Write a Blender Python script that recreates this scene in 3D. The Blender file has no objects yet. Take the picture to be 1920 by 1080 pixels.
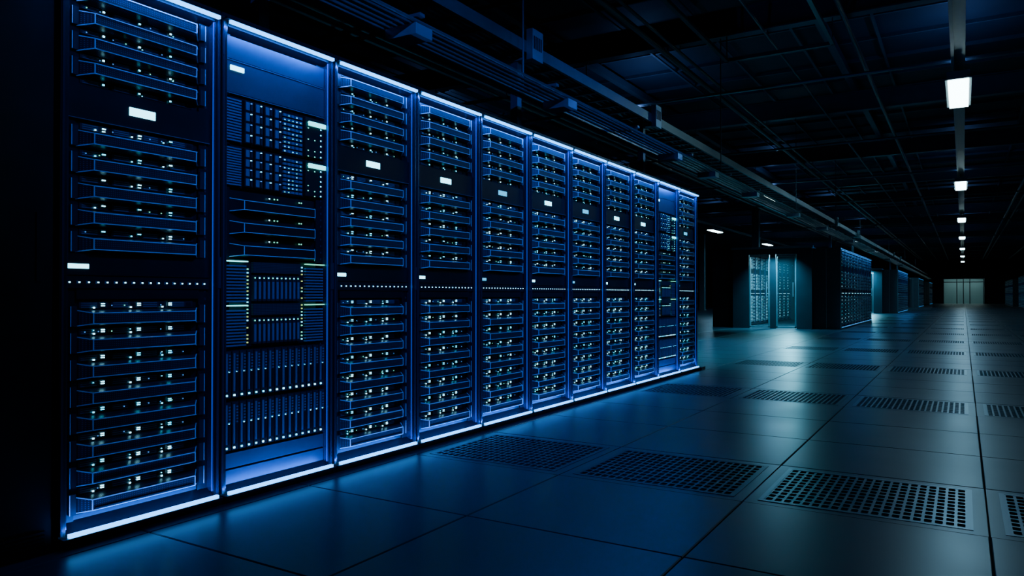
import bpy, math, random
from mathutils import Vector, Matrix
random.seed(7)
scene = bpy.context.scene
COL = scene.collection

# ------------------------------------------------------------------ materials
def pmat(name, col, rough=0.5, metal=0.0, emis=None, es=0.0, noise=None, bump=None, alpha=None, spec=None):
    m = bpy.data.materials.new(name); m.use_nodes = True
    nt = m.node_tree; b = nt.nodes['Principled BSDF']
    b.inputs['Base Color'].default_value = (*col, 1)
    b.inputs['Roughness'].default_value = rough
    b.inputs['Metallic'].default_value = metal
    if spec is not None: b.inputs['Specular IOR Level'].default_value = spec
    if emis:
        b.inputs['Emission Color'].default_value = (*emis, 1)
        b.inputs['Emission Strength'].default_value = es
    if alpha is not None: b.inputs['Alpha'].default_value = alpha
    if noise:
        sc, amt, ramt = noise
        tc = nt.nodes.new('ShaderNodeTexCoord')
        n = nt.nodes.new('ShaderNodeTexNoise'); n.inputs['Scale'].default_value = sc
        n.inputs['Detail'].default_value = 6
        nt.links.new(tc.outputs['Object'], n.inputs['Vector'])
        mx = nt.nodes.new('ShaderNodeMix'); mx.data_type = 'RGBA'
        mx.inputs[6].default_value = (*[c*(1-amt) for c in col], 1)
        mx.inputs[7].default_value = (*[min(1, c*(1+amt)) for c in col], 1)
        nt.links.new(n.outputs['Fac'], mx.inputs[0])
        nt.links.new(mx.outputs[2], b.inputs['Base Color'])
        mr = nt.nodes.new('ShaderNodeMapRange')
        mr.inputs[3].default_value = max(0.02, rough-ramt); mr.inputs[4].default_value = rough+ramt
        nt.links.new(n.outputs['Fac'], mr.inputs[0]); nt.links.new(mr.outputs[0], b.inputs['Roughness'])
    return m

def nosample(m):
    try: m.cycles.emission_sampling = 'NONE'
    except Exception: pass
    return m

M_black = pmat('rack_black_metal', (0.007, 0.009, 0.014), 0.38, 0.3, noise=(9, .3, .08))
M_inner = pmat('rack_inner_metal', (0.004, 0.006, 0.011), 0.42, 0.3, noise=(12, .3, .06))
M_panel = pmat('blank_panel_metal', (0.018, 0.025, 0.038), 0.4, 0.3, noise=(5, .3, .06))
M_blank = pmat('blade_rack_blank_panel', (0.05, 0.062, 0.10), 0.42, 0.3, noise=(5, .3, .06))
M_rim = pmat('painted_rim_highlight', (0.90, 0.95, 1.0), 0.42, 0.1)  # pale colour paints rim highlights along the bezel edges
M_vent = pmat('vent_metal', (0.15, 0.195, 0.28), 0.4, 0.3)
M_rail = pmat('rack_post_metal', (0.05, 0.08, 0.15), 0.25, 0.7)

def mesh_grille(name, dark, light, scale):
    m = bpy.data.materials.new(name); m.use_nodes = True
    nt = m.node_tree; b = nt.nodes['Principled BSDF']
    tc = nt.nodes.new('ShaderNodeTexCoord')
    mp = nt.nodes.new('ShaderNodeMapping'); mp.inputs['Scale'].default_value = (0, 1, 1)
    nt.links.new(tc.outputs['Object'], mp.inputs['Vector'])
    v = nt.nodes.new('ShaderNodeTexVoronoi'); v.inputs['Scale'].default_value = scale
    v.inputs['Randomness'].default_value = 0.0
    nt.links.new(mp.outputs['Vector'], v.inputs['Vector'])
    r = nt.nodes.new('ShaderNodeValToRGB')
    r.color_ramp.elements[0].position = 0.52; r.color_ramp.elements[0].color = (*dark, 1)
    r.color_ramp.elements[1].position = 0.64; r.color_ramp.elements[1].color = (*light, 1)
    nt.links.new(v.outputs['Distance'], r.inputs['Fac'])
    nt.links.new(r.outputs['Color'], b.inputs['Base Color'])
    b.inputs['Metallic'].default_value = 0.3; b.inputs['Roughness'].default_value = 0.36
    return m
M_bezel = mesh_grille('bezel_mesh_grille', (0.014, 0.020, 0.032), (0.15, 0.20, 0.29), 130)

M_strip = pmat('blue_led_strip', (0.1, 0.2, 0.5), 0.5, 0, (0.03, 0.34, 1.0), 6.5)
M_vstrip = pmat('added_edge_glow', (0.02, 0.05, 0.2), 0.4, 0, (0.005, 0.10, 1.0), 0.5)  # glow added so post edges and bars look lit blue
M_led = nosample(pmat('status_led_white', (.5, .7, .8), .5, 0, (0.28, 0.80, 1.0), 6))
M_ledc = nosample(pmat('status_led_cyan', (.3, .7, .8), .5, 0, (0.05, 0.70, 1.0), 4))
M_ledg = nosample(pmat('status_led_green', (.3, .7, .4), .5, 0, (0.12, 0.9, 0.55), 1.8))
M_ledy = nosample(pmat('status_led_yellow', (.7, .7, .2), .5, 0, (0.6, 0.85, 0.15), 1.3))
M_dispw = nosample(pmat('display_white', (.6, .8, .9), .5, 0, (0.20, 0.80, 1.0), 6))
M_dispg = nosample(pmat('display_cyan_green', (.3, .8, .8), .5, 0, (0.08, 0.85, 0.85), 3.5))
M_dispc = nosample(pmat('display_cyan', (.2, .7, .8), .5, 0, (0.02, 0.55, 0.85), 1.6))
M_leddim = nosample(pmat('status_led_dim', (.2, .4, .7), .5, 0, (0.06, 0.3, 0.9), 1.1))

# ------------------------------------------------------------------ mesh builder
class MB:
    def __init__(s): s.v=[]; s.f=[]; s.m=[]; s.mats=[]
    def mi(s, mat):
        if mat not in s.mats: s.mats.append(mat)
        return s.mats.index(mat)
    def hull(s, p, mat):
        b=len(s.v); s.v += [tuple(q) for q in p]; k=s.mi(mat)
        for f in ((0,3,2,1),(4,5,6,7),(0,1,5,4),(1,2,6,5),(2,3,7,6),(3,0,4,7)):
            s.f.append(tuple(b+i for i in f)); s.m.append(k)
    def box(s, x0,x1,y0,y1,z0,z1, mat):
        s.hull([(x0,y0,z0),(x1,y0,z0),(x1,y1,z0),(x0,y1,z0),(x0,y0,z1),(x1,y0,z1),(x1,y1,z1),(x0,y1,z1)], mat)
    def bar(s, p, q, r, mat):
        p=Vector(p); q=Vector(q); d=(q-p).normalized()
        up = Vector((0,0,1)) if abs(d.z)<.9 else Vector((1,0,0))
        a=d.cross(up).normalized()*r; b=d.cross(a).normalized()*r
        s.hull([p-a-b,p+a-b,p+a+b,p-a+b,q-a-b,q+a-b,q+a+b,q-a+b], mat)
    def cyl(s, p, q, r, mat, n=10):
        p=Vector(p); q=Vector(q); d=(q-p).normalized()
        up = Vector((0,0,1)) if abs(d.z)<.9 else Vector((1,0,0))
        a=d.cross(up).normalized(); b=d.cross(a).normalized()
        base=len(s.v); k=s.mi(mat)
        for c in (p,q):
            for i in range(n):
                t=2*math.pi*i/n; s.v.append(tuple(c+(a*math.cos(t)+b*math.sin(t))*r))
        for i in range(n):
            j=(i+1)%n; s.f.append((base+i,base+j,base+n+j,base+n+i)); s.m.append(k)
        s.f.append(tuple(base+i for i in range(n))[::-1]); s.m.append(k)
        s.f.append(tuple(base+n+i for i in range(n))); s.m.append(k)
    def quad(s, pts, mat):
        b=len(s.v); s.v += [tuple(q) for q in pts]; s.f.append((b,b+1,b+2,b+3)); s.m.append(s.mi(mat))
    def mesh(s, name):
        me=bpy.data.meshes.new(name); me.from_pydata(s.v,[],s.f)
        for m in s.mats: me.materials.append(m)
        me.polygons.foreach_set('material_index', s.m); me.update()
        return me

def obj(name, me, parent=None, loc=(0,0,0), rot=None):
    o=bpy.data.objects.new(name, me); COL.objects.link(o); o.location=loc
    if rot: o.rotation_euler=rot
    if parent: o.parent=parent
    return o
def empty(name, loc=(0,0,0), parent=None):
    o=bpy.data.objects.new(name, None); COL.objects.link(o); o.location=loc; o.empty_display_size=.2
    if parent: o.parent=parent
    return o
def area(name,loc,sx,sy,power,col,parent=None,rot=(0,0,0),spread=None):
    ld=bpy.data.lights.new(name,'AREA'); ld.shape='RECTANGLE'; ld.size=sx; ld.size_y=sy; ld.energy=power; ld.color=col
    if spread: ld.spread=spread
    o=bpy.data.objects.new(name,ld); COL.objects.link(o); o.location=loc; o.rotation_euler=rot
    if parent: o.parent=parent
    return o

# ------------------------------------------------------------------ rack parts
W=0.70; RH=2.24; XR=-2.87; Y0=1.455
def zf(f): return 0.06+2.13*f

def rack_frame():
    b=MB()
    b.box(-.75,0,.003,.030,0,RH,M_black); b.box(-.75,0,.670,.697,0,RH,M_black)
    for y in (.0115,.0865+.6): b.box(0,.007,y-.004,y+.004,.05,2.2,M_rail)
    b.box(-.75,0,.030,.670,2.205,RH,M_black)
    b.box(-.75,0,.030,.670,0,.045,M_black)
    b.box(-.75,-.74,.030,.670,.045,2.205,M_black)
    b.box(0,.035,.006,.694,2.204,2.216,M_black); b.box(0,.035,.006,.694,.030,.042,M_black)
    b.box(-.055,-.001,.030,.033,.07,2.18,M_rail); b.box(-.055,-.001,.667,.670,.07,2.18,M_rail)
    b.box(-.07,-.045,.033,.082,.045,2.205,M_inner); b.box(-.07,-.045,.618,.667,.045,2.205,M_inner)
    z=.1
    while z<2.15:
        b.box(-.045,-.0435,.044,.052,z,z+.010,M_rail); b.box(-.045,-.0435,.648,.656,z,z+.010,M_rail)
        z+=.0345
    b.box(0,.012,.680,.694,.98,1.12,M_rail)
    b.hull([(-.05,.033,2.165),(-.0,.033,2.183),(-.0,.667,2.183),(-.05,.667,2.165),(-.05,.033,2.205),(0,.033,2.205),(0,.667,2.205),(-.05,.667,2.205)],M_inner)
    b.hull([(-.05,.033,.045),(0,.033,.045),(0,.667,.045),(-.05,.667,.045),(-.05,.033,.085),(0,.033,.052),(0,.667,.052),(-.05,.667,.085)],M_inner)
    return b.mesh('rack_frame')

def strips():
    b=MB()
    b.box(.018,.034,.028,.672,2.189,2.203,M_strip); b.box(.018,.034,.028,.672,.043,.057,M_strip)
    return b.mesh('light_strips')
def vstrips():
    b=MB()
    b.box(-.012,-.007,.033,.0355,.07,2.18,M_vstrip); b.box(-.012,-.007,.6645,.667,.07,2.18,M_vstrip)  # added glowing strips up both posts
    return b.mesh('added_glow_strips')

def server(b, l, z0, z1, style):
    h=z1-z0
    b.box(-.30,-.055,.085,.615,z0+.0015,z1-.0015,M_inner)
    if style=='up': a0,a1,c0,c1=z0+.28*h,z0+.90*h,z0+.40*h,z0+.80*h
    else: a0,a1,c0,c1=z0+.02*h,z0+.64*h,z0+.12*h,z0+.52*h
    xb,xf=-.052,.004
    yb0,yb1,yf0,yf1=.084,.616,.128,.572
    b.hull([(xb,yb0,a0),(xf,yf0,c0),(xf,yf1,c0),(xb,yb1,a0),(xb,yb0,a1),(xf,yf0,c1),(xf,yf1,c1),(xb,yb1,a1)],M_bezel)
    b.box(xf,xf+.003,yf0+.01,yf1-.01,c0+.002,c0+.2*(c1-c0),M_panel)
    r=.0018
    P=[(xf,yf0,c0),(xf,yf1,c0),(xf,yf1,c1),(xf,yf0,c1)]
    Q=[(xb,yb0,a0),(xb,yb1,a0),(xb,yb1,a1),(xb,yb0,a1)]
    for i in range(4):
        b.bar(P[i],P[(i+1)%4],r,M_rim); b.bar(P[i],Q[i],r,M_rim)
    zt = a1+.08*h if style=='up' else a1+.14*h
    for ya,yb_ in ((.060,.084),(.640,.616)):
        b.hull([(-.045,min(ya,yb_),a0),(-.03,min(ya,yb_),a0),(-.03,max(ya,yb_),a0),(-.045,max(ya,yb_),a0),
                (-.045,min(ya,yb_),zt),(-.03,min(ya,yb_),zt),(-.03,max(ya,yb_),zt),(-.045,max(ya,yb_),zt)],M_panel)
        b.bar((-.03,ya,zt),(-.03,ya,a0),.0013,M_rim)
    if style=='up': d0,d1=z0+.02*h,z0+.26*h
    else: d0,d1=z0+.66*h,z0+.97*h
    dh=d1-d0
    for k in range(4):
        ya=.10+k*.127; 
        b.box(-.055,-.049,ya,ya+.112,d0+.1*dh,d1-.1*dh,M_panel)
        for t in range(3):
            zz=d0+(.2+.25*t)*dh
            b.box(-.049,-.0475,ya+.008,ya+.070,zz,zz+.1*dh,M_vent)
        b.box(-.049,-.047,ya+.080,ya+.104,d0+.25*dh,d0+.7*dh,M_black)
    zc=(d0+d1)/2
    for yc in (.185,.335,.475):
        m = M_led if random.random()<.55 else M_ledc
        if style=='down':
            l.box(-.046,-.043,yc,yc+.014,zc+.003,zc+.007,m)
            l.box(-.046,-.043,yc,yc+.014,zc-.005,zc-.001,m)
            if random.random()<.85: l.box(-.046,-.043,yc-.032,yc-.025,zc-.013,zc-.007,m)
            if random.random()<.4: l.box(-.046,-.043,yc-.032,yc-.028,zc+.002,zc+.005,M_ledc)
        elif style=='mid':
            l.box(-.046,-.043,yc,yc+.014,zc+.001,zc+.0055,m)
            if random.random()<.6: l.box(-.046,-.043,yc-.03,yc-.024,zc-.009,zc-.0045,m)
            if random.random()<.3: l.box(-.046,-.043,yc,yc+.012,zc-.009,zc-.006,m)
        else:
            l.box(-.046,-.043,yc,yc+.008,zc-.002,zc+.004,m)
            if random.random()<.5: l.box(-.046,-.043,yc+.014,yc+.018,zc-.008,zc-.005,M_ledc)
    for k in range(9):
        if random.random()<.35:
            yy=.12+k*.053; l.box(-.0465,-.0445,yy,yy+.004,zc-.004,zc,M_leddim if random.random()<.7 else M_ledg)

def rack_a():
    b=MB(); l=MB()
    def sect(f0,f1,n,st):
        for i in range(n):
            server(b,l,zf(f0+(f1-f0)*i/n),zf(f0+(f1-f0)*(i+1)/n),st)
    sect(.022,.408,8,'down'); sect(.495,.735,5,'mid'); sect(.803,.985,4,'up')
    b.box(-.2,-.035,.084,.616,zf(.410),zf(.428),M_inner)
    b.box(-.2,-.030,.036,.664,zf(.430),zf(.452),M_black)
    b.box(-.2,-.033,.036,.664,zf(.454),zf(.493),M_black)
    b.box(-.2,-.030,.036,.664,zf(.738),zf(.801),M_black)
    b.bar((-.03,.036,zf(.738)),(-.03,.664,zf(.738)),.0012,M_vent)
    b.box(-.2,-.050,.084,.616,zf(.0),zf(.020),M_panel); b.box(-.2,-.050,.084,.616,zf(.986),zf(.998),M_panel)
    for k in range(17):
        y=.052+k*.0365; l.box(-.030,-.027,y,y+.0055,zf(.441)-.0025,zf(.441)+.0025,M_led)
        b.box(-.030,-.0285,y-.008,y-.004,zf(.441)-.006,zf(.441)+.006,M_vent)
    return b.mesh('servers'), l.mesh('status_leds')

def displays_a(m):
    b=MB()
    b.box(-.030,-.027,.287,.400,zf(.770)-.017,zf(.770)+.017,m)
    b.box(-.033,-.030,.050,.128,zf(.470)-.009,zf(.470)+.009,m)
    return b.mesh('status_displays')

def rack_b():
    b=MB(); l=MB()
    def pan(f0,f1,mat=M_blank,xx=-.035,y0=.036,y1=.664): b.box(-.2,xx,y0,y1,zf(f0)+.0015,zf(f1)-.0015,mat)
    pan(.935,.985); pan(.862,.932)
    for s in (.933,.860): b.bar((-.034,.036,zf(s)),(-.034,.664,zf(s)),.0015,M_vent)
    for f0,f1 in ((.752,.855),(.655,.748)):
        b.box(-.2,-.045,.036,.664,zf(f0),zf(f1),M_inner)
        za,zb=zf(f0)+.008,zf(f1)-.008; n=15
        for i in range(n):
            z=za+(zb-za)*i/n; b.box(-.045,-.030,.045,.135,z,z+(zb-za)/n*.55,M_vent)
        for k in range(4):
            y=.150+k*.058
            b.box(-.045,-.026,y,y+.050,za,zb,M_black)
            for j in range(4):
                zz=za+(zb-za)*(j+.1)/4; hh=(zb-za)/4*.75
                b.box(-.026,-.022,y+.006,y+.026,zz,zz+hh,M_vent)
                b.box(-.026,-.020,y+.032,y+.042,zz,zz+hh*.8,M_panel)
                l.box(-.026,-.021,y+.033,y+.040,zz+hh*.85,zz+hh*.85+.004,M_leddim if (j+k)%2 else M_ledc)
        for i in range(9):
            z=za+(zb-za)*i/9
            for k in range(5):
                y=.392+k*.026; b.box(-.045,-.036,y,y+.020,z,z+(zb-za)/9*.6,M_vent)
                if random.random()<.55: l.box(-.036,-.034,y+.006,y+.011,z+.003,z+.0065,M_ledg if random.random()<.6 else M_ledc)
        b.box(-.045,-.028,.530,.655,za,zb,M_black)
        for i in range(7):
            z=za+(zb-za)*i/7
            if random.random()<.8: l.box(-.028,-.026,.545,.551,z,z+.005,M_ledg)
            l.box(-.028,-.026,.632,.639,z+.004,z+.010,M_ledc)
            if random.random()<.5: l.box(-.028,-.026,.59,.596,z,z+.005,M_ledg)
    for f in (.838,.735): l.box(-.027,-.018,.548,.662,zf(f)-.014,zf(f)+.008,M_dispg)
    l.box(-.035,-.030,.075,.150,zf(.916)-.011,zf(.916)+.011,M_dispw)
    l.box(-.035,-.031,.045,.053,zf(.922)-.004,zf(.922)+.004,M_led)
    for i in range(3):
        z0=zf(.500+.05*i); z1=zf(.550+.05*i); h=z1-z0
        b.box(-.3,-.055,.085,.615,z0+.001,z1-.001,M_inner)
        a0,a1,c0,c1=z0+.04*h,z0+.62*h,z0+.12*h,z0+.52*h
        P=[(0,.13,c0),(0,.57,c0),(0,.57,c1),(0,.13,c1)]; Q=[(-.052,.084,a0),(-.052,.616,a0),(-.052,.616,a1),(-.052,.084,a1)]
        b.hull([Q[0],P[0],P[1],Q[1],Q[3],P[3],P[2],Q[2]],M_inner)
        for k in range(4): b.bar(P[k],P[(k+1)%4],.0013,M_rim); b.bar(P[k],Q[k],.0013,M_rim)
        for y in (.31,.34,.36,.50,.515):
            l.box(-.046,-.043,y,y+.006,z0+.78*h,z0+.83*h,M_ledg if y>.33 else M_led)
    b.box(-.2,-.045,.036,.664,zf(.302),zf(.497),M_inner)
    for ya,yb_ in ((.045,.165),(.535,.655)):
        for seg0,seg1 in ((.305,.388),(.402,.487)):
            n=12; za,zb=zf(seg0),zf(seg1)
            for i in range(n):
                z=za+(zb-za)*i/n; b.box(-.045,-.028,ya,yb_,z,z+(zb-za)/n*.5,M_vent)
        for f in (.394,.492): l.box(-.04,-.022,ya,yb_+.005,zf(f)-.002,zf(f)+.003,M_dispg if ya<.1 else M_ledg)
    for y in (.180,.518):
        for i in range(22):
            z=zf(.31)+i*.0175
            if random.random()<.85: l.box(-.045,-.040,y,y+.006,z,z+.006,random.choice([M_ledg,M_ledy,M_ledc]))
    b.box(-.045,-.030,.205,.500,zf(.372),zf(.398),M_bezel); b.box(-.045,-.030,.205,.500,zf(.468),zf(.492),M_bezel)
    for f0,f1 in ((.308,.366),(.404,.462)):
        for k in range(11):
            y=.206+k*.0268; b.box(-.045,-.028,y,y+.020,zf(f0),zf(f1),M_panel)
            b.box(-.028,-.026,y+.004,y+.016,zf(f0)+.01,zf(f1)-.03,M_vent)
            l.box(-.028,-.0255,y+.005,y+.011,zf(f1)-.015,zf(f1)-.009,M_ledc if k%2 else M_ledg)
    for f0,f1 in ((.192,.297),(.078,.186)):
        b.box(-.2,-.045,.036,.664,zf(f0),zf(f1),M_inner)
        for k in range(15):
            y=.042+k*.0415; za,zb=zf(f0)+.004,zf(f1)-.004
            b.box(-.045,-.022,y,y+.034,za,zb,M_panel)
            b.box(-.022,-.018,y+.004,y+.013,za+.03,zb-.01,M_vent)
            b.box(-.022,-.019,y+.018,y+.030,za+.03,zb-.1,M_black)
            for j in range(6): b.box(-.019,-.017,y+.019,y+.029,zb-.095+j*.014,zb-.088+j*.014,M_vent)
            l.box(-.022,-.018,y+.006,y+.014,za+.008,za+.016,M_led if random.random()<.4 else M_ledc)
            if random.random()<.8: l.box(-.022,-.018,y+.020,y+.025,za+(zb-za)*.55,za+(zb-za)*.55+.005,M_ledc)
    pan(.040,.073); pan(.004,.037)
    return b.mesh('blade_chassis'), l.mesh('status_leds_blade')

ME_frame=rack_frame(); ME_strip=strips(); ME_vs=vstrips()
A=[rack_a() for _ in range(3)]; B=rack_b()
D_w=displays_a(M_dispw); D_c=displays_a(M_dispc)
BL=(.003,.15,1)
for i in range(11):
    e=empty('server_rack', (XR, Y0+i*W, 0))
    obj('frame',ME_frame,e); obj('light_strips',ME_strip,e); obj('added_glow_strips',ME_vs,e)
    area('strip_lamp_top',(.026,.35,2.186),.02,.64,4.8,BL,e,(0,math.radians(28),0))
    area('strip_lamp_bottom',(.026,.35,.060),.02,.64,3.6,BL,e,(0,math.radians(180-28),0))
    if i in (1,9):
        obj('blade_servers',B[0],e); obj('status_leds',B[1],e)
    else:
        a=A[i%3]; obj('servers',a[0],e); obj('status_leds',a[1],e)
        obj('displays', D_c if i in (4,6,10) else D_w, e)

def cabinet():
    b=MB()
    b.box(-.75,-.012,.003,.697,0,RH,M_black)
    b.box(-.012,.0,.012,.688,.10,2.2,M_black)
    for z in range(5): b.box(-.012,.002,.03,.67,.022+z*.014,.030+z*.014,M_inner)
    b.box(0,.012,.63,.65,1.0,1.25,M_inner)
    b.box(0,.003,.06,.58,.16,2.1,M_black)
    return b.mesh('closed_cabinet')
MC=cabinet()
for k in (1,2): 
    obj('closed_server_cabinet',MC,None,(XR,Y0-k*W-.012,0))

# ------------------------------------------------------------------ floor
TX,TY=.9565,.8445; SX,SY=.084,1.765
M_floor=pmat('raised_floor_laminate',(0.014,0.027,0.038),0.32,0.0,noise=(1.3,.22,.06),spec=.45)
M_sub=pmat('subfloor_void',(0.004,0.005,0.007),.8)
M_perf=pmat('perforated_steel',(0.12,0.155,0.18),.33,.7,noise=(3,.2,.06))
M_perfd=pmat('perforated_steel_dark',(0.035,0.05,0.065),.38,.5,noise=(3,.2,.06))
perf_rows=set(2+4*k for k in range(-1,26)); perf_cols=set(range(-3,3))
b=MB()
for i in range(-25,14):
    for j in range(-7,108):
        if j in perf_rows and i in perf_cols: continue
        x0=SX+i*TX+.0035; x1=SX+(i+1)*TX-.0035; y0=SY+j*TY+.0035; y1=SY+(j+1)*TY-.0035
        r=.003
        b.quad([(x0+r,y0+r,0),(x1-r,y0+r,0),(x1-r,y1-r,0),(x0+r,y1-r,0)],M_floor)
        for p,q,P2,Q2 in (((x0,y0),(x1,y0),(x1-r,y0+r),(x0+r,y0+r)),((x1,y0),(x1,y1),(x1-r,y1-r),(x1-r,y0+r)),
                          ((x1,y1),(x0,y1),(x0+r,y1-r),(x1-r,y1-r)),((x0,y1),(x0,y0),(x0+r,y0+r),(x0+r,y1-r))):
            b.quad([(*p,-.004),(*q,-.004),(*P2,0),(*Q2,0)],M_floor)
            b.quad([(*p,-.03),(*q,-.03),(*q,-.004),(*p,-.004)],M_sub)
b.quad([(-26,-6,-.06),(16,-6,-.06),(16,96,-.06),(-26,96,-.06)],M_sub)
obj('floor',b.mesh('floor'))

def perf_tile(mat):
    b=MB(); w=TX-.008; d=TY-.008; mx=.05; my=.055
    b.quad([(0,0,-.001),(w,0,-.001),(w,my,-.001),(0,my,-.001)],M_floor)
    b.quad([(0,d-my,-.001),(w,d-my,-.001),(w,d,-.001),(0,d,-.001)],M_floor)
    b.quad([(0,my,-.001),(mx,my,-.001),(mx,d-my,-.001),(0,d-my,-.001)],M_floor)
    b.quad([(w-mx,my,-.001),(w,my,-.001),(w,d-my,-.001),(w-mx,d-my,-.001)],M_floor)
    e=.022
    z=.001
    X0,X1,Y0_,Y1=mx,w-mx,my,d-my
    b.box(X0,X1,Y0_,Y0_+e,-.01,z,mat); b.box(X0,X1,Y1-e,Y1,-.01,z,mat)
    b.box(X0,X0+e,Y0_+e,Y1-e,-.01,z,mat); b.box(X1-e,X1,Y0_+e,Y1-e,-.01,z,mat)
    nx,ny=20,11
    gx=(X1-X0-2*e)/nx; gy=(Y1-Y0_-2*e)/ny
    for i in range(nx):
        for j in range(ny):
            cx=X0+e+(i+.5)*gx; cy=Y0_+e+(j+.5)*gy; hx=gx*.36; hy=gy*.39; c=.35*hx
            inner=[(hx,-hy+c),(hx,hy-c),(hx-c,hy),(-hx+c,hy),(-hx,hy-c),(-hx,-hy+c),(-hx+c,-hy),(hx-c,-hy)]
            gx2,gy2=gx/2,gy/2
            outer=[(gx2,-gy2+gy*.12),(gx2,gy2-gy*.12),(gx2-gx*.12,gy2),(-gx2+gx*.12,gy2),(-gx2,gy2-gy*.12),(-gx2,-gy2+gy*.12),(-gx2+gx*.12,-gy2),(gx2-gx*.12,-gy2)]
            for k in range(8):
                m=(k+1)%8
                b.quad([(cx+inner[k][0],cy+inner[k][1],0),(cx+outer[k][0],cy+outer[k][1],0),(cx+outer[m][0],cy+outer[m][1],0),(cx+inner[m][0],cy+inner[m][1],0)],mat)
                b.quad([(cx+inner[k][0],cy+inner[k][1],-.006),(cx+inner[k][0],cy+inner[k][1],0),(cx+inner[m][0],cy+inner[m][1],0),(cx+inner[m][0],cy+inner[m][1],-.006)],mat)
            for sx,sy in ((1,1),(1,-1),(-1,1),(-1,-1)):
                b.quad([(cx+sx*gx2,cy+sy*(gy2-gy*.12),0),(cx+sx*gx2,cy+sy*gy2,0),(cx+sx*(gx2-gx*.12),cy+sy*gy2,0),(cx+sx*(gx2-gx*.06),cy+sy*(gy2-gy*.06),0)],mat)
    return b.mesh('perforated_tile')
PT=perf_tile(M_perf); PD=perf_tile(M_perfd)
pe=empty('perforated_floor_tiles',(0,0,0))
n=0
for j in sorted(perf_rows):
    for i in sorted(perf_cols):
        n+=1
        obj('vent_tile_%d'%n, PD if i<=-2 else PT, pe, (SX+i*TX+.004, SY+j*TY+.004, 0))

# ------------------------------------------------------------------ room shell
M_wall=pmat('wall_dark_paint',(0.02,0.03,0.045),.8,noise=(2,.2,.05))
M_ceil=pmat('ceiling_deck_paint',(0.028,0.038,0.06),.6,noise=(3,.3,.05))
M_steel=pmat('galvanised_steel',(0.30,0.36,0.38),.4,.5,noise=(6,.2,.08))
M_cond=pmat('conduit_steel',(0.15,0.18,0.18),.38,.6,noise=(6,.2,.08))
M_dsteel=pmat('painted_dark_steel',(0.10,0.125,0.155),.45,.3,noise=(6,.2,.08))
XL,XRt,YB,YF,CZ=-24.5,13.8,-4.6,93.5,5.4
def wall(name,x0,x1,y0,y1,z0=0,z1=CZ):
    b=MB(); b.box(x0,x1,y0,y1,z0,z1,M_wall); return obj(name,b.mesh(name))
wall('wall_left',XL-.2,XL,YB,YF); wall('wall_right',XRt,XRt+.2,YB,YF); wall('wall_back',XL,XRt,YB-.2,YB)
b=MB()
b.box(XL,-1.9,YF,YF+.2,0,CZ,M_wall); b.box(1.9,XRt,YF,YF+.2,0,CZ,M_wall); b.box(-1.9,1.9,YF,YF+.2,2.75,CZ,M_wall)
obj('wall_front',b.mesh('wall_front'))
M_lob=pmat('lobby_wall',(0.24,0.36,0.37),.7); M_lobl=pmat('lobby_light_panel',(.8,.8,.8),.5,0,(0.7,1.0,1.0),3.0)
b=MB()
b.box(-2.3,2.3,YF+3.5,YF+3.6,0,3,M_lob); b.box(-2.4,-2.3,YF+.2,YF+3.6,0,3,M_lob); b.box(2.3,2.4,YF+.2,YF+3.6,0,3,M_lob)
b.box(-2.4,2.4,YF+.2,YF+3.6,2.9,3.0,M_lob); b.box(-2.4,2.4,YF+.2,YF+3.6,-.1,0,M_lob)
b.box(-1.8,1.8,YF+1,YF+1.4,2.84,2.89,M_lobl); b.box(-1.8,1.8,YF+2.4,YF+2.8,2.84,2.89,M_lobl)
obj('wall_lobby',b.mesh('lobby'))
b=MB()
for x in (-1.9,-.65,-.05,.55,1.80): b.box(x,x+.08,YF-.04,YF-.005,0,2.75,M_dsteel)
b.box(-1.9,1.88,YF-.04,YF-.005,2.3,2.38,M_dsteel); b.box(-1.9,1.88,YF-.04,YF-.005,2.68,2.75,M_dsteel)
obj('door_1',b.mesh('door_frame'))

b=MB(); b.box(XL,XRt,YB,YF,CZ,CZ+.1,M_ceil)
y=YB+.6
while y<YF: b.box(XL,XRt,y-.02,y+.02,CZ-.06,CZ,M_dsteel); y+=1.2
x=XL+.5
while x<XRt: b.box(x-.02,x+.02,YB,YF,CZ-.09,CZ-.06,M_dsteel); x+=1.2
obj('ceiling',b.mesh('ceiling'))

BY=[-.6+5.8*k for k in range(17)]
b=MB()
for y in BY:
    if y>YF: break
    b.box(XL,XRt,y-.09,y+.09,4.78,4.80,M_dsteel); b.box(XL,XRt,y-.01,y+.01,4.80,5.16,M_dsteel); b.box(XL,XRt,y-.09,y+.09,5.16,5.18,M_dsteel)
for x in (-9,-5.9,-1.9,2.6,6.8): b.box(x-.06,x+.06,YB,YF,5.18,5.31,M_dsteel)
obj('roof_beams',b.mesh('roof_beams'))
b=MB()
for x,z,r in ((-7.4,4.68,.05),(-7.2,4.68,.03),(-3.9,4.68,.045),(-3.7,4.68,.025),(-1.35,4.68,.035),(1.7,4.68,.05),(1.95,4.68,.03),(4.0,4.68,.05),(-2.4,4.70,.02)):
    b.cyl((x,YB+.02,z),(x,92,z),r,M_cond)
    for y in BY: b.cyl((x,y,z),(x,y,4.779),.008,M_dsteel,6)
for y,z in ((7.4,4.56),(7.7,4.56),(13.2,4.56),(19,4.56),(24.8,4.56),(31,4.56),(42,4.56),(53,4.56)):
    b.cyl((-14,y,z),(10,y,z),.03,M_cond)
obj('service_pipes',b.mesh('service_pipes'))
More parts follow.
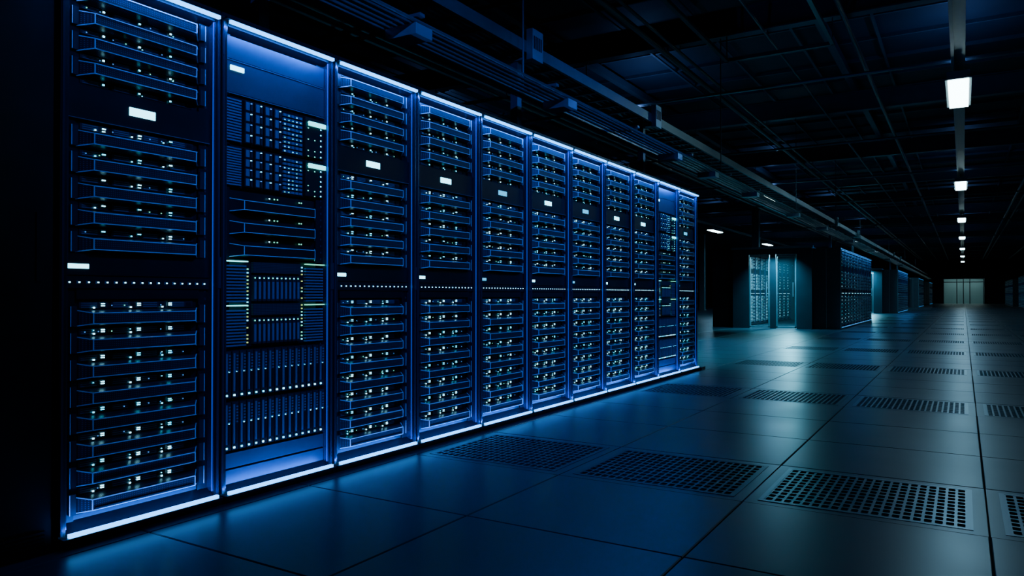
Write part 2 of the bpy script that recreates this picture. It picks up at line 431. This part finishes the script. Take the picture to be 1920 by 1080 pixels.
for x0,x1,y0,y1,z in ((-3.0,-1.5,5.18,10.98,4.4),(-8.4,-6.8,5.18,10.98,4.4),(.9,2.4,5.18,10.98,4.42)):
    b=MB()
    b.box(x0,x1,y0,y0+.05,z,z+.05,M_cond); b.box(x0,x1,y1-.05,y1,z,z+.05,M_cond)
    b.box(x0,x0+.05,y0,y1,z,z+.05,M_cond); b.box(x1-.05,x1,y0,y1,z,z+.05,M_cond)
    for xx in (x0+.025,x1-.025):
        for yy in (y0+.025,y1-.025): b.cyl((xx,yy,z+.05),(xx,yy,4.779),.008,M_dsteel,6)
    obj('conduit_frame',b.mesh('conduit_frame'))

b=MB()
for k in range(5):
    x=-3.02+k*.055; b.cyl((x,YB+.05,2.60),(x,88,2.60),.012,M_cond,8)
b.box(-3.10,-3.06,YB+.05,88,2.57,2.66,M_cond)
for yy in [3.45+3.45*.5*k for k in range(0,40)]: b.box(-3.10,-2.76,yy,yy+.05,2.62,2.64,M_dsteel)
for yy in BY: 
    if yy<88: b.cyl((-3.08,yy,2.64),(-3.08,yy,4.779),.008,M_dsteel,6)
for yy in (3.45,5.45,8.2,9.7,12,15.5,19,24,30,37,45): b.box(-3.03,-2.79,yy,yy+.16,2.52,2.587,M_steel)
obj('cable_conduit_run',b.mesh('cable_conduit_run'))
b=MB()
b.box(-3.50,-3.47,YB+.05,88,3.02,3.12,M_cond); b.box(-3.20,-3.17,YB+.05,88,3.02,3.12,M_cond)
y=YB+.1
while y<88: b.box(-3.47,-3.20,y,y+.04,3.03,3.05,M_dsteel); y+=.3
for k in range(4): b.cyl((-3.42+k*.06,YB+.05,3.075),(-3.42+k*.06,88,3.075),.02,M_dsteel,8)
obj('cable_tray',b.mesh('cable_tray'))
def post(h0):
    b=MB(); b.box(-.035,.035,-.035,.035,h0,2.98,M_dsteel); b.box(-.08,.08,-.08,.08,h0,h0+.012,M_dsteel)
    b.box(-.19,.19,-.05,.05,2.98,3.018,M_steel); b.box(.16,.22,-.09,.09,2.96,3.22,M_steel)
    for k in range(5): b.box(.22,.224,-.07+k*.03,-.055+k*.03,3.05,3.16,M_black)
    return b.mesh('post')
MP=post(RH+.001)
for y in (2.75,5.5,8.45,23.3,28.5,44,49): obj('tray_support_post',MP,None,(-3.33,y,0))

# ------------------------------------------------------------------ ceiling fixtures
M_tube=pmat('fluorescent_panel',(.8,.9,.9),.5,0,(0.62,0.93,1.0),16); nosample(M_tube)
def fixture(lit=True):
    b=MB(); L=.95
    b.box(-.15,.15,-L,L,4.20,4.27,M_steel)
    b.hull([(-.17,-L,4.15),(.17,-L,4.15),(.17,L,4.15),(-.17,L,4.15),(-.10,-L,4.20),(.10,-L,4.20),(.10,L,4.20),(-.10,L,4.20)],M_steel)
    b.box(-.135,.135,-L+.04,L-.04,4.125,4.149,M_tube if lit else M_steel)
    for s in (-.75,.75): b.cyl((0,s,4.27),(0,s,4.38),.015,M_dsteel,6)
    return b.mesh('fixture')
FM=fixture(True); FD=fixture(False)
for x in (-.05,-5.3,-10.6,5.2):
    b=MB()
    b.box(x-.09,x-.05,YB+.05,90,4.38,4.44,M_steel); b.box(x+.05,x+.09,YB+.05,90,4.38,4.44,M_steel); b.box(x-.09,x+.09,YB+.05,90,4.44,4.45,M_steel)
    for y in BY:
        if y<90: b.cyl((x,y,4.45),(x,y,4.779),.008,M_dsteel,6)
    obj('lighting_trunking',b.mesh('lighting_trunking'))

TEAL=(0.13,0.58,1.0)
for c,x in enumerate((-.05,-5.3,-10.6,5.2)):
    for j in range(8):
        y=2.1+11.57*j
        lit = (c==0 and j>0) or (c==1 and j in (2,4,5,6)) or (c==2 and j in (3,4,6)) or (c==3 and j in (0,1,3,5))
        e=empty('ceiling_light',(x,y,0)); obj('housing',FM if lit else FD,e)
        if lit and y<60:
            p={0:36,1:90,2:60,3:14}[c]
            area('tube_lamp',(0,0,4.10),.24,1.8,p,TEAL,e)
        if y<60: area('added_ceiling_fill',(0,0,4.47),.1,1.6,10,(.12,.28,.85),e,(math.pi,0,0))  # upward fill added to tint the ceiling; the fixtures themselves light downwards

# ------------------------------------------------------------------ containment pods
M_glass=pmat('door_glass',(0.05,0.09,0.10),.05,0,alpha=.14)
M_pod=pmat('pod_panel',(0.035,0.05,0.06),.4,.3,noise=(4,.2,.06))
def pod_shell():
    b=MB(); L=11*W
    b.box(-.76,0.0,-.06,-.003,0,RH+.02,M_pod); b.box(-3.55,-2.80,-.06,-.003,0,RH+.02,M_pod)
    b.bar((-.005,-.062,.02),(-.005,-.062,RH),.008,M_steel); b.bar((-.38,-.062,.02),(-.38,-.062,RH),.004,M_steel)
    b.box(-.76,0.0,L+.003,L+.06,0,RH+.02,M_pod); b.box(-3.55,-2.80,L+.003,L+.06,0,RH+.02,M_pod)
    b.box(-2.80,-.76,-.35,L+.05,RH+.025,RH+.07,M_pod)
    b.box(-2.86,-2.40,-.40,-.35,0,RH+.02,M_pod); b.box(-2.86,-2.80,-.35,-.061,0,RH+.02,M_pod)
    b.box(-.76,-.70,-.35,-.061,0,RH+.02,M_pod); b.box(-1.10,-.70,-.40,-.35,0,RH+.02,M_pod)
    b.box(-2.40,-1.10,-.40,-.35,2.10,RH+.02,M_pod); b.box(-1.82,-1.66,-.40,-.35,0,2.10,M_pod)
    b.box(-2.9,-.66,-.44,-.36,RH+.02,RH+.08,M_steel)
    b.box(-2.80,-.76,L+.01,L+.06,0,RH+.02,M_pod)
    return b.mesh('pod_shell')
def doors():
    b=MB()
    for x0,x1 in ((-2.39,-1.83),(-1.65,-1.11)):
        b.box(x0,x1,-.385,-.375,.04,2.08,M_glass)
        for a,c in ((x0,x0+.035),(x1-.035,x1)): b.box(a,c,-.40,-.36,.02,2.09,M_steel)
        b.box(x0,x1,-.40,-.36,.02,.06,M_steel); b.box(x0,x1,-.40,-.36,2.04,2.09,M_steel)
        b.box(x1-.09,x1-.07,-.43,-.40,.9,1.3,M_steel)
    return b.mesh('glass_doors')
M_strip2=nosample(pmat('blue_led_strip_dim',(0.1,0.2,0.5),.5,0,(0.04,0.35,1.0),1.8))
def podstrip():
    b=MB(); b.box(0,.008,.02,.68,.050,.058,M_strip2); b.box(0,.008,.02,.68,2.190,2.196,M_strip2); return b.mesh('dim_strip')
SH=pod_shell(); DR=doors(); PS=podstrip()
M_al=nosample(pmat('aisle_lamp',(.8,.9,.9),.5,0,(0.6,0.93,1.0),8))
bb=MB(); bb.box(-.12,.12,-.5,.5,2.19,2.22,M_al); bb.box(-.15,.15,-.55,.55,2.22,2.262,M_steel); AL=bb.mesh('aisle_lamp')
for k in range(1,5):
    y0=Y0+20.62*k
    e=empty('server_pod',(XR,y0,0))
    obj('shell',SH,e); obj('sliding_doors',DR,e)
    for i in range(11):
        a=A[i%3]
        obj('frame_%d'%i,ME_frame,e,(0,i*W,0)); obj('servers_%d'%i,a[0],e,(0,i*W,0)); obj('leds_%d'%i,a[1],e,(0,i*W,0)); obj('strip_%d'%i,PS,e,(0,i*W,0))
        if k<=1:
            obj('inner_frame_%d'%i,ME_frame,e,(-2.80,i*W,0)); obj('inner_servers_%d'%i,a[0],e,(-2.80,i*W,0)); obj('inner_leds_%d'%i,a[1],e,(-2.80,i*W,0))
    if k<=2:
        for q in (.7,3.6,6.4):
            obj('aisle_lamp_%d'%int(q*10),AL,e,(-1.5,q,0))
        area('aisle_light',(-1.5,1.2,2.17),.3,2.0,420,(.2,.76,1),e)
        area('added_entrance_fill',(-1.6,-.75,2.25),.7,.15,65 if k==1 else 140,(.08,.60,1),e,spread=math.radians(105 if k==1 else 165))  # added lamp without a fixture, brightens pod front and doorway floor
        area('row_light',(.12,3.9,2.30),.05,7.5,30,(.03,.3,1),e,(0,math.radians(25),0))

for y in (52,72):
    e=empty('server_pod',(3.4,y,0))
    for i in range(18):
        a=A[i%3]
        for nm,me in (('frame',ME_frame),('servers',a[0]),('leds',a[1])):
            o=obj('%s_%d'%(nm,i),me,e,(0,(i+1)*W,0),(0,0,math.pi))
b=MB(); b.box(-.15,.15,-.15,.15,0,4.779,M_dsteel); b.box(-.2,.2,-.2,.2,0,.03,M_dsteel); b.box(-.2,.2,-.2,.2,4.74,4.779,M_dsteel); ME=b.mesh('column')
for x,y in ((-8,34.2),(-8,57.4),(-8,80.6),(8,34.2),(8,57.4),(-14,22.6),(-14,45.8)): obj('support_column',ME,None,(x,y,0))
b=MB(); b.box(-.13,.06,0,.14,0,.04,M_black); b.box(-.7,0.0,0,.1,0,.03,M_black)
obj('rack_plinth',b.mesh('rack_plinth'),None,(XR,Y0+11*W+.005,0))

bb=MB(); bb.cyl((0,0,.02),(0,0,.22),.09,M_dsteel,20); bb.cyl((0,0,.22),(0,0,.30),.05,M_dsteel,14); CAN=bb.mesh('invented_spot_can')  # spotlight body made up to house the spot lamps
def spot(name,loc,tgt,power,col,ang,blend=.8,rad=.07):
    e=empty(name,loc)
    d=Vector(tgt)-Vector(loc); e.rotation_euler=d.to_track_quat('-Z','Y').to_euler()
    ld=bpy.data.lights.new('lamp','SPOT'); ld.energy=power; ld.color=col; ld.spot_size=math.radians(ang); ld.spot_blend=blend; ld.shadow_soft_size=rad
    o=bpy.data.objects.new('lamp',ld); COL.objects.link(o); o.parent=e
    obj('can',CAN,e)
spot('added_blue_wash',(1.6,1.2,4.3),(XR,3.6,1.6),1100,(.003,.13,1),52)  # both blue spots are added out of view to brighten the rack fronts
spot('added_blue_wash',(1.6,8.0,4.3),(XR,7.0,1.6),880,(.003,.13,1),54)
spot('floor_spotlight',(-5.6,14.9,4.25),(-4.6,13.6,0),2200,(.06,.56,1),80)

# ------------------------------------------------------------------ world + camera
w=bpy.data.worlds.new('World'); scene.world=w; w.use_nodes=True
w.node_tree.nodes['Background'].inputs[0].default_value=(0.01,0.03,0.08,1); w.node_tree.nodes['Background'].inputs[1].default_value=.3
cd=bpy.data.cameras.new('camera'); cam=bpy.data.objects.new('camera',cd); COL.objects.link(cam)
cd.sensor_width=36; cd.lens=25.9; cd.clip_end=300
cam.location=(0,0,.95); cam.rotation_euler=(math.radians(90.54),0,math.radians(31.5))
scene.camera=cam
